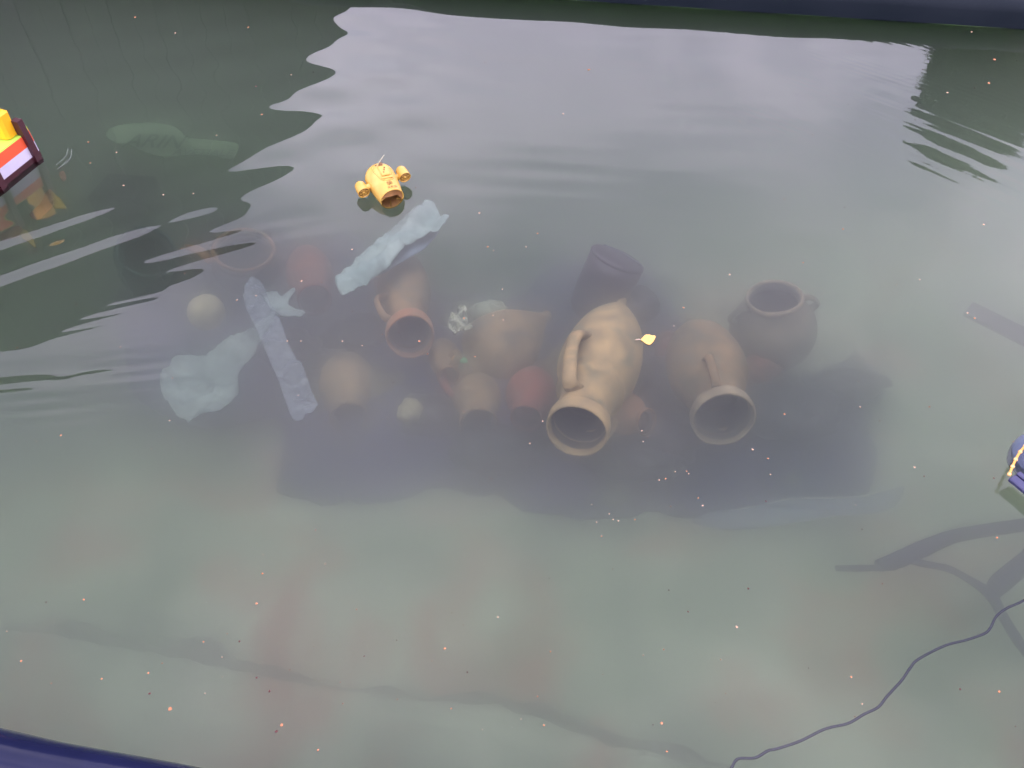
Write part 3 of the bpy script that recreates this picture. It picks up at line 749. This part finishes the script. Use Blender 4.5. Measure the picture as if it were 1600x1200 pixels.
def sunk_leaf(name, label, pts, z, m, tilt=.02):
    return px_sheet(name, label, 'leaf', pts, z, .03, lambda x, y: z + tilt * fbm(x * 8, y * 8, 7), m, .003)
sunk_leaf('sunken_leaf', 'brown sunken leaf below the bow of the toy boat', ((47, 338), (60, 318), (78, 296), (84, 310), (76, 330), (62, 342)), -.25, M['leafbrown'])
sunk_leaf('sunken_leaf', 'yellow sunken leaf attached beside the brown one below the toy boat', ((80, 302), (92, 308), (100, 318), (103, 328), (88, 328), (80, 316)), -.25, M['leafyel'])
sunk_leaf('sunken_leaf', 'dull orange leaf at the far left edge under water', ((-8, 372), (12, 362), (30, 354), (36, 362), (26, 370), (6, 376)), -.3, M['leafbrown'])
sunk_leaf('sunken_leaf', 'olive yellow leaf hanging under water above the streaked reflection', ((32, 358), (42, 360), (52, 374), (56, 386), (46, 380), (34, 372)), -.3, M['leafyel'])
sunk_leaf('sunken_leaf', 'small dim brown leaf just right of the toy boat bow', ((92, 272), (100, 268), (104, 280), (98, 284)), -.25, M['leafbrown'])
# wispy plastic thread next to the toy boat
V, Fc = join([tube(smooth_path([P(a, b, -.05) for a, b in q_], 5), .004, 6, .5) for q_ in (((106, 232), (104, 242), (97, 250), (88, 258)), ((112, 234), (111, 244), (106, 252), (98, 258), (92, 262)), ((104, 250), (98, 258), (90, 264)))])
tag(mesh('plastic_thread', V, Fc, M['froth']), 'pale wispy threads in the water beside the toy boat bow', 'threads')

# ------------------------------------------------------------------ yellow toy submarine
end = P(613, 311, .018); ax = Vector((.46, -.86, -.24)).normalized()        # towards the open tail
sub = empty('toy_submarine', frame(end, ax, (1, .4, 0)), 'yellow toy submarine with two fan thrusters floating above the pale blue cloth', 'toy submarine')
rs0 = .072
Ln = .246
fat = 1.17
pr_ = [(.001, -Ln)]
for t_ in np.linspace(.12, 1, 9): pr_.append((rs0 * fat * math.sin(t_ * math.pi / 2), -Ln + rs0 * 1.05 * (1 - math.cos(t_ * math.pi / 2))))
pr_ += [(rs0 * 1.15, -.13), (rs0 * 1.10, -.10), (rs0 * 1.04, -.06), (rs0 * .965, -.025), (rs0 * .93, -.008), (rs0 * .95, -.004), (rs0 * .95, .0), (rs0 * .88, .0), (rs0 * .86, -.004), (rs0 * .84, -.05), (.002, -.055)]
V, Fc = lathe(pr_, 48); hull = mesh('hull', V, Fc, M['yellow'], sub); hull.data.materials.append(M['yellowdark'])
for i, p in enumerate(hull.data.polygons):
    if i // 48 >= len(pr_) - 3: p.material_index = 1
# the hull's upper side: local direction that is up in the place
M3 = sub.matrix_world.to_3x3().inverted()
upl = M3 @ Vector((.12, .0, 1)); upl.z = 0; upl.normalize(); sdl = Vector((0, 0, 1)).cross(upl)
def hp(a, z, r=rs0):
    r = r + rs0 * float(np.interp(z, [-.235, -.20, -.16, -.13, -.10, -.06, 0], [-.6, .02, .17, .15, .10, .04, 0]))
    return upl * math.cos(a) * r + sdl * math.sin(a) * r + Vector((0, 0, z))
# hatch: raised frame on top, recess plate and details
ring = []
for (a, z) in ((-.55, -.20), (-.62, -.16), (-.5, -.11), (-.36, -.078), (0, -.072), (.36, -.078), (.5, -.11), (.62, -.16), (.55, -.20), (.25, -.222), (-.25, -.222), (-.55, -.20)): ring.append(hp(a, z, rs0))
V, Fc = tube(smooth_path(ring, 4), .0042, 8); mesh('hatch_frame', V, Fc, M['yellow'], sub)
V, Fc = box((0, 0, 0), (.050, .075, .012), .004, Matrix((sdl, Vector((0, 0, 1)), upl)).transposed())
V = [v + upl * (rs0 * 1.15 + .002) + Vector((0, 0, -.135)) for v in V]; mesh('hatch_cover', V, Fc, M['yellow'], sub, False)
V, Fc = box((0, 0, 0), (.066, .014, .008), .003, Matrix((sdl, Vector((0, 0, 1)), upl)).transposed())
V = [v + upl * (rs0 * 1.09 + .001) + Vector((0, 0, -.088)) for v in V]; mesh('hatch_step', V, Fc, M['yellow'], sub, False)
V, Fc = join([tube([hp(a, z, rs0 - .01), hp(a, z, rs0 + hh)], rr_, 10) for (a, z, rr_, hh) in ((.0, -.185, .012, .014), (.3, -.19, .006, .006), (-.42, -.205, .0045, .001), (-.25, -.212, .004, .0), (.0, -.135, .004, .012), (.1, -.118, .004, .012), (-.08, -.150, .004, .012))])
mesh('hatch_screw', V, Fc, M['print_brown'], sub)
a0 = hp(.3, -.175, rs0); av = M3 @ Vector((.035, .02, .065)); V, Fc = tube([a0, a0 + av * .5, a0 + av + M3 @ Vector((.01, 0, 0))], [.0022, .0018, .0012], 6); mesh('antenna', V, Fc, M['wire'], sub)
# printed marks on the back: a crest of strokes and small digits
def mark(a, z, sa, sz):
    p = hp(a, z, rs0 * 1.004); tn = (sdl * math.cos(a) - upl * math.sin(a)); n = hp(a, 0, 1.0)
    V_, F_ = box((0, 0, 0), (sa, sz, .0012), 0, Matrix((tn, Vector((0, 0, 1)), n)).transposed())
    return [v + p for v in V_], F_
ms_ = [mark(.02, -.062, .020, .0022), mark(.02, -.054, .026, .0022), mark(.03, -.047, .016, .0022), mark(.0, -.052, .0024, .024), mark(.2, -.050, .0026, .020), mark(-.15, -.05, .0024, .014), mark(.02, -.040, .022, .0024), mark(.12, -.036, .0024, .008)]
V, Fc = join(ms_); mesh('printed_crest', V, Fc, M['print_brown'], sub, False)
ms_ = [mark(-.40, -.020, .0022, .008), mark(-.33, -.024, .004, .002), mark(-.33, -.016, .004, .002), mark(-.2, -.024, .007, .0018), mark(-.2, -.016, .007, .0018), mark(-.26, -.020, .0018, .008), mark(-.05, -.02, .0035, .009), mark(.07, -.02, .0035, .009), mark(.0, -.024, .008, .0022), mark(.2, -.02, .0028, .009), mark(.27, -.024, .006, .0022), mark(.27, -.017, .006, .0022)]
V, Fc = join(ms_); mesh('printed_digits', V, Fc, M['print_brown'], sub, False)
for sg, zc, off in ((-1, -.150, .128), (1, -.125, .122)):
    base_p = sdl * sg * off + upl * (-sg * .017) + Vector((0, 0, zc))
    V, Fc = tube([sdl * sg * (rs0 * .9) + upl * -.004 + Vector((0, 0, zc + .0)), sdl * sg * (rs0 + .012) + Vector((0, 0, zc)), base_p + Vector((0, 0, -.004))], [.022, .016, .020], 12); mesh('thruster_arm', V, Fc, M['yellow'], sub)
    V, Fc = box((0, 0, 0), (.008, .030, .052), .002, Matrix((sdl, Vector((0, 0, 1)), upl)).transposed()); V = [v + sdl * sg * (rs0 + .004) + Vector((0, 0, zc)) for v in V]; mesh('arm_flange', V, Fc, M['yellow'], sub, False)
    rt = .034
    V, Fc = lathe([(.001, -.052), (rt * .6, -.05), (rt * .86, -.038), (rt * .95, -.01), (rt * .98, .02), (rt, .026), (rt * .9, .026), (rt * .88, .016), (.001, .014)], 28)
    th_ = mesh('thruster', [Vector(v) + base_p for v in V], Fc, M['yellow'], sub)
    V, Fc = lathe([(.001, .0165), (rt * .86, .0165), (rt * .86, .0175), (.001, .0175)], 28); mesh('fan_recess', [Vector(v) + base_p for v in V], Fc, M['fan'], th_)
    parts = []
    for k in range(6):
        a = k * math.pi / 3 + .3; parts.append(tube([base_p + Vector((math.cos(a) * .006, math.sin(a) * .006, .022)), base_p + Vector((math.cos(a) * rt * .92, math.sin(a) * rt * .92, .022))], .0020, 6))
    for rr_ in (.55,):
        parts.append(tube([base_p + Vector((math.cos(a) * rt * rr_, math.sin(a) * rt * rr_, .022)) for a in np.linspace(0, 2 * math.pi, 25)], .0020, 6))
    parts.append(tube([base_p + Vector((0, 0, .016)), base_p + Vector((0, 0, .027))], .008, 12))
    V, Fc = join(parts); mesh('grille', V, Fc, M['yellow'], th_)
# tail ribs inside the open end
for V, Fc in ([tube([upl * -(rs0 * .84) + Vector((0, 0, -.003)), upl * -(rs0 * .4) + Vector((0, 0, -.02))], .0028, 6), tube([sdl * (rs0 * .86) + Vector((0, 0, -.003)), sdl * (rs0 * .5) + Vector((0, 0, -.02))], .0028, 6), tube([sdl * -(rs0 * .86) + upl * -.02 + Vector((0, 0, -.003)), sdl * -(rs0 * .5) + upl * -.02 + Vector((0, 0, -.02))], .0028, 6)]):
    mesh('tail_rib', V, Fc, M['yellow'], sub)

# ------------------------------------------------------------------ striped toy boat at the left edge
w0 = P(66, 244, 0); w1 = P(-2, 299, 0); fw = (w0 - w1).normalized()
bt = empty('toy_boat', frame(w0, (0, 0, 1), tuple(fw)), 'toy boat with lime deck and red and white stripes at the left edge', 'toy boat')
# local x = forward, y = left (deck side), z = up
def slab(z0, z1, y0, y1, inset0, inset1, x0=-1.1, x1=0.0, W=.42, nose=.10):
    """layer of the hull: sides lean inward; rounded nose"""
    V, Fc = [], []
    def ringp(ins, z):
        pts = [(x0, ins), (x1 - .02, ins)]
        for k in range(1, 10):
            a = math.pi * k / 10
            pts.append((x1 - .02 + (nose) * math.sin(a), (W / 2) - (W / 2 - ins) * math.cos(a)))
        pts += [(x1 - .02, W - ins), (x0, W - ins)]
        return [Vector((x, y, z)) for x, y in pts]
    r0, r1 = ringp(inset0, z0), ringp(inset1, z1); n = len(r0)
    V = r0 + r1
    for k in range(n): Fc.append((k, (k + 1) % n, n + (k + 1) % n, n + k))
    Fc.append(tuple(reversed(range(n)))); Fc.append(tuple(n + k for k in range(n)))
    return V, Fc
V, Fc = slab(-.03, .03, 0, 0, .0, .0); mesh('keel_band', V, Fc, M['tdark'], bt, False)
V, Fc = slab(.03, .092, 0, 0, .004, .008); mesh('white_stripe', V, Fc, M['twhite'], bt, False)
V, Fc = slab(.092, .155, 0, 0, .008, .014); mesh('red_stripe', V, Fc, M['tred'], bt, False)
V, Fc = slab(.155, .162, 0, 0, .016, .018); mesh('deck', V, Fc, M['tgreen'], bt, False)
for xr in (-.045, -.36, -.68, -1.0):
    for (ya, yb, yc) in ((-.006, .004, .012), (.426, .416, .408)):
        V = []
        for (x, ) in ((xr - .022,), (xr + .022,)):
            sgn = 1 if ya < .2 else -1
            V += [Vector((x, ya - sgn * .012, -.02)), Vector((x, yb - sgn * .012, .15)), Vector((x, yc - sgn * .012, .245)), Vector((x, yc + sgn * .03, .250)), Vector((x, yb + sgn * .03, .15)), Vector((x, ya + sgn * .03, -.02))]
        Fc = [(0, 1, 4, 5), (1, 2, 3, 4), (11, 10, 7, 6), (10, 9, 8, 7)] + [(k, k + 6, (k + 1) % 6 + 6, (k + 1) % 6) for k in range(6)]
        mesh('rib', V, Fc, M['tdark'], bt, False)
V, Fc = box((-.09, .085, .235), (.09, .095, .16), .015); mesh('cabin', V, Fc, M['tyel'], bt, False)

# ------------------------------------------------------------------ domed toy at the right edge
dc = P(1634, 722, -.02)
dm = empty('domed_toy', frame(dc, (-.25, .25, .93), (1, .3, 0)), 'blue domed floating toy with gold studs cut by the right edge', 'toy')
V, Fc = lathe([(.13 * math.sin(t_), .13 * math.cos(t_)) for t_ in np.linspace(.02, math.pi / 2, 12)] + [(.12, -.01), (.001, -.012)], 40); mesh('dome', V, Fc, M['dome'], dm)
V, Fc = lathe([(.10, -.014), (.105, -.02), (.10, -.06), (.001, -.065)], 30); mesh('hull', V, Fc, M['plate'], dm)
studs = []
inv = dm.matrix_world.inverted()
pa = [(1577, 741), (1582, 729), (1587, 718), (1594, 706), (1602, 697), (1612, 690), (1624, 685)]
rail = smooth_path([inv @ P(a, b, .05) for a, b in pa], 5)
V, Fc = tube(rail, .0045, 8); mesh('stud_rail', V, Fc, M['orangebit'], dm)
for a, b in pa:
    V, Fc = lathe([(.001, -.007), (.006, -.005), (.008, 0), (.006, .005), (.001, .007)], 12)
    c_ = inv @ P(a, b, .053); mesh('stud', [Vector(v) + c_ for v in V], Fc, M['gold'], dm)
a, b = inv @ P(1580, 746, .04), inv @ P(1660, 812, .04); d = (b - a).normalized(); up_ = Vector((0, 0, 1))
for k, (o_, w_, h_) in enumerate(((0, .034, .02), (-.03, .02, .03))):
    R3 = Matrix((d, up_.cross(d).normalized(), d.cross(up_.cross(d)).normalized())).transposed()
    V, Fc = box((0, 0, 0), ((b - a).length, w_, h_), .004, R3)
    mesh('keel_plate', [v + (a + b) / 2 + R3 @ Vector((0, -o_, 0)) for v in V], Fc, M['plate'], dm, False)

# ------------------------------------------------------------------ floating leaf and flecks
lc = P(1013, 532, 0); lc.z = wz(lc) + .003
lf = empty('floating_leaf', frame(lc, (0, -.05, 1), (1, 0, 0)), 'yellow birch leaf floating beside the beige amphora', 'leaf')
k_ = 3.05 / 1000
pts = [(-11, 0), (-8, 4), (-3, 8), (3, 8.5), (6, 7), (11, 6.5), (10, 2), (5, -5), (0, -8), (-4, -7), (-8, -3)]
V, Fc = sheet([(x * k_, y * k_ * 1.3) for x, y in pts], .005, lambda x, y: .002 + .003 * fbm(x * 60, y * 60), .0006, 2)
mesh('blade', V, Fc, M['leaf'], lf)
V, Fc = tube([Vector((-10 * k_, 0, .002)), Vector((-14 * k_, .002, .002)), Vector((-19 * k_, 0, .0))], .0014, 6); mesh('stem', V, Fc, M['leafstem'], lf)

fleck_px = [(920, 109, 3, 0), (880, 178, 2, 1), (749, 333, 2, 1), (1030, 750, 2, 1), (1040, 748, 2, 0), (1005, 690, 1.5, 1), (1003, 673, 1.6, 1), (1176, 702, 2.4, 1), (1200, 716, 2, 0), (1204, 741, 1.5, 1), (1073, 736, 1.6, 0), (1055, 737, 1.4, 1), (1076, 740, 1.5, 1), (952, 803, 1.6, 1), (958, 812, 1.5, 1), (966, 814, 1.8, 1), (992, 812, 1.5, 0), (932, 816, 1.4, 1), (940, 838, 1.6, 0), (1091, 778, 1.5, 0), (1098, 790, 2, 1), (1197, 783, 2, 2), (1226, 647, 2, 0), (1344, 636, 1.6, 1), (1429, 730, 2.2, 1), (1444, 744, 1.6, 2), (1553, 747, 2, 2), (1558, 840, 2, 0), (1347, 827, 1.3, 2), (401, 943, 2.5, 0), (410, 896, 2.2, 0), (374, 1002, 2, 2), (318, 1003, 1.6, 0), (401, 1059, 2, 2), (421, 1080, 2.2, 2), (266, 1108, 4, 0), (234, 1084, 2.4, 2), (232, 1052, 2, 0), (159, 1061, 2, 0), (440, 1133, 3.2, 0), (432, 1143, 2.8, 2), (497, 1172, 2.2, 0), (569, 1025, 1.5, 2), (695, 1013, 2.6, 0), (705, 1107, 1.6, 0), (730, 1050, 1.6, 2), (131, 937, 2, 0), (778, 964, 1.8, 1), (1169, 920, 2.2, 2), (1151, 980, 2.8, 1), (1330, 1058, 2, 0), (1500, 1077, 2, 2), (1561, 1081, 2.4, 0), (1347, 1100, 1.6, 1), (840, 1088, 1.5, 0), (850, 1133, 2, 0), (1034, 1130, 3, 0), (1042, 1174, 2, 0), (1075, 956, 2, 2), (1037, 1015, 1.5, 0), (33, 1033, 2, 0), (471, 439, 2.4, 1), (550, 390, 2, 1), (535, 533, 2, 1), (566, 540, 1.5, 1), (655, 533, 2.4, 0), (725, 497, 2, 0), (786, 500, 1.6, 1), (770, 493, 1.4, 1), (742, 557, 1.6, 0), (668, 553, 1.4, 0), (785, 452, 1.6, 1), (762, 386, 1.8, 0), (771, 392, 1.6, 1), (840, 365, 2, 0), (822, 386, 1.6, 1), (470, 533, 1.6, 1), (400, 462, 1.6, 1), (370, 469, 2, 1), (466, 618, 1.4, 1), (449, 533, 1.8, 1), (848, 658, 1.8, 1), (828, 693, 1.6, 1), (1068, 481, 2, 0), (1140, 429, 2, 1), (1255, 410, 1.5, 0), (1437, 437, 1.5, 1), (1317, 358, 2, 0), (1537, 351, 2.2, 1), (1512, 489, 2, 1), (1523, 497, 2, 0), (95, 680, 2, 0), (265, 657, 1.5, 1), (302, 302, 2, 1), (193, 290, 2, 1), (255, 304, 1.8, 1), (182, 238, 1.8, 1), (138, 222, 1.6, 0), (141, 255, 1.4, 0), (409, 178, 2, 0), (400, 135, 2, 2), (338, 211, 1.6, 1), (388, 43, 2, 0), (274, 52, 1.8, 1), (211, 27, 2, 0), (455, 117, 1.6, 1), (1554, 93, 2.6, 0), (1545, 130, 2.4, 0), (1518, 50, 1.6, 1), (1480, 145, 2, 1), (1468, 18, 1.8, 0), (1225, 10, 1.6, 0), (860, 1018, 1.5, 0), (1005, 1024, 1.4, 1), (1126, 1031, 1.4, 1), (493, 828, 1.6, 1), (508, 881, 1.4, 1), (557, 952, 1.4, 0), (72, 941, 1.3, 2), (620, 1000, 1.2, 2), (1452, 636, 1.4, 0)]
rr = random.Random(11)
while len(fleck_px) < 215:
    fleck_px.append((rr.uniform(10, 1590), rr.uniform(10, 1140), rr.uniform(.7, 1.25), rr.choice((0, 0, 1, 1, 1, 2))))
protos = []
for s_ in range(3):
    rl = random.Random(s_)
    n = 7; V = []
    for z in (-.12, .22):
        for k in range(n):
            a = 2 * math.pi * k / n; r_ = rl.uniform(.6, 1.15) * (1 if z < 0 else .75)
            V.append((math.cos(a) * r_, math.sin(a) * r_ * .75, z + rl.uniform(-.1, .1)))
    Fc = [(k, (k + 1) % n, n + (k + 1) % n, n + k) for k in range(n)] + [tuple(reversed(range(n))), tuple(range(n, 2 * n))]
    for mi, mm in enumerate((M['fleck'], M['flecklight'], M['fleckdark'])):
        me = bpy.data.meshes.new('fleck'); me.from_pydata(V, [], Fc); me.materials.append(mm); me.update(); protos.append((s_, mi, me))
names = {0: ('small orange brown fleck floating on the water', 'orange brown flecks floating on the water'), 1: ('small pale fleck floating on the water', 'pale flecks floating on the water'), 2: ('small dark fleck floating on the water', 'dark flecks floating on the water')}
for (a, b, r_, mi) in fleck_px:
    p = P(a, b, 0); z = wz(p)
    me = [m_ for (s_, q_, m_) in protos if q_ == mi and s_ == rr.randrange(3)] or [m_ for (s_, q_, m_) in protos if q_ == mi]
    o = bpy.data.objects.new('floating_fleck', me[0]); COL.objects.link(o)
    sc_ = .85 * r_ * (p - Vector((0, 0, CAM_H))).length / F
    o.location = (p.x, p.y, z + sc_ * .1); o.scale = (sc_, sc_ * 1.15, sc_ * .6); o.rotation_euler = (rr.uniform(-.2, .2), rr.uniform(-.2, .2), rr.uniform(0, 6.28))
    tag(o, names[mi][0], 'fleck', names[mi][1])
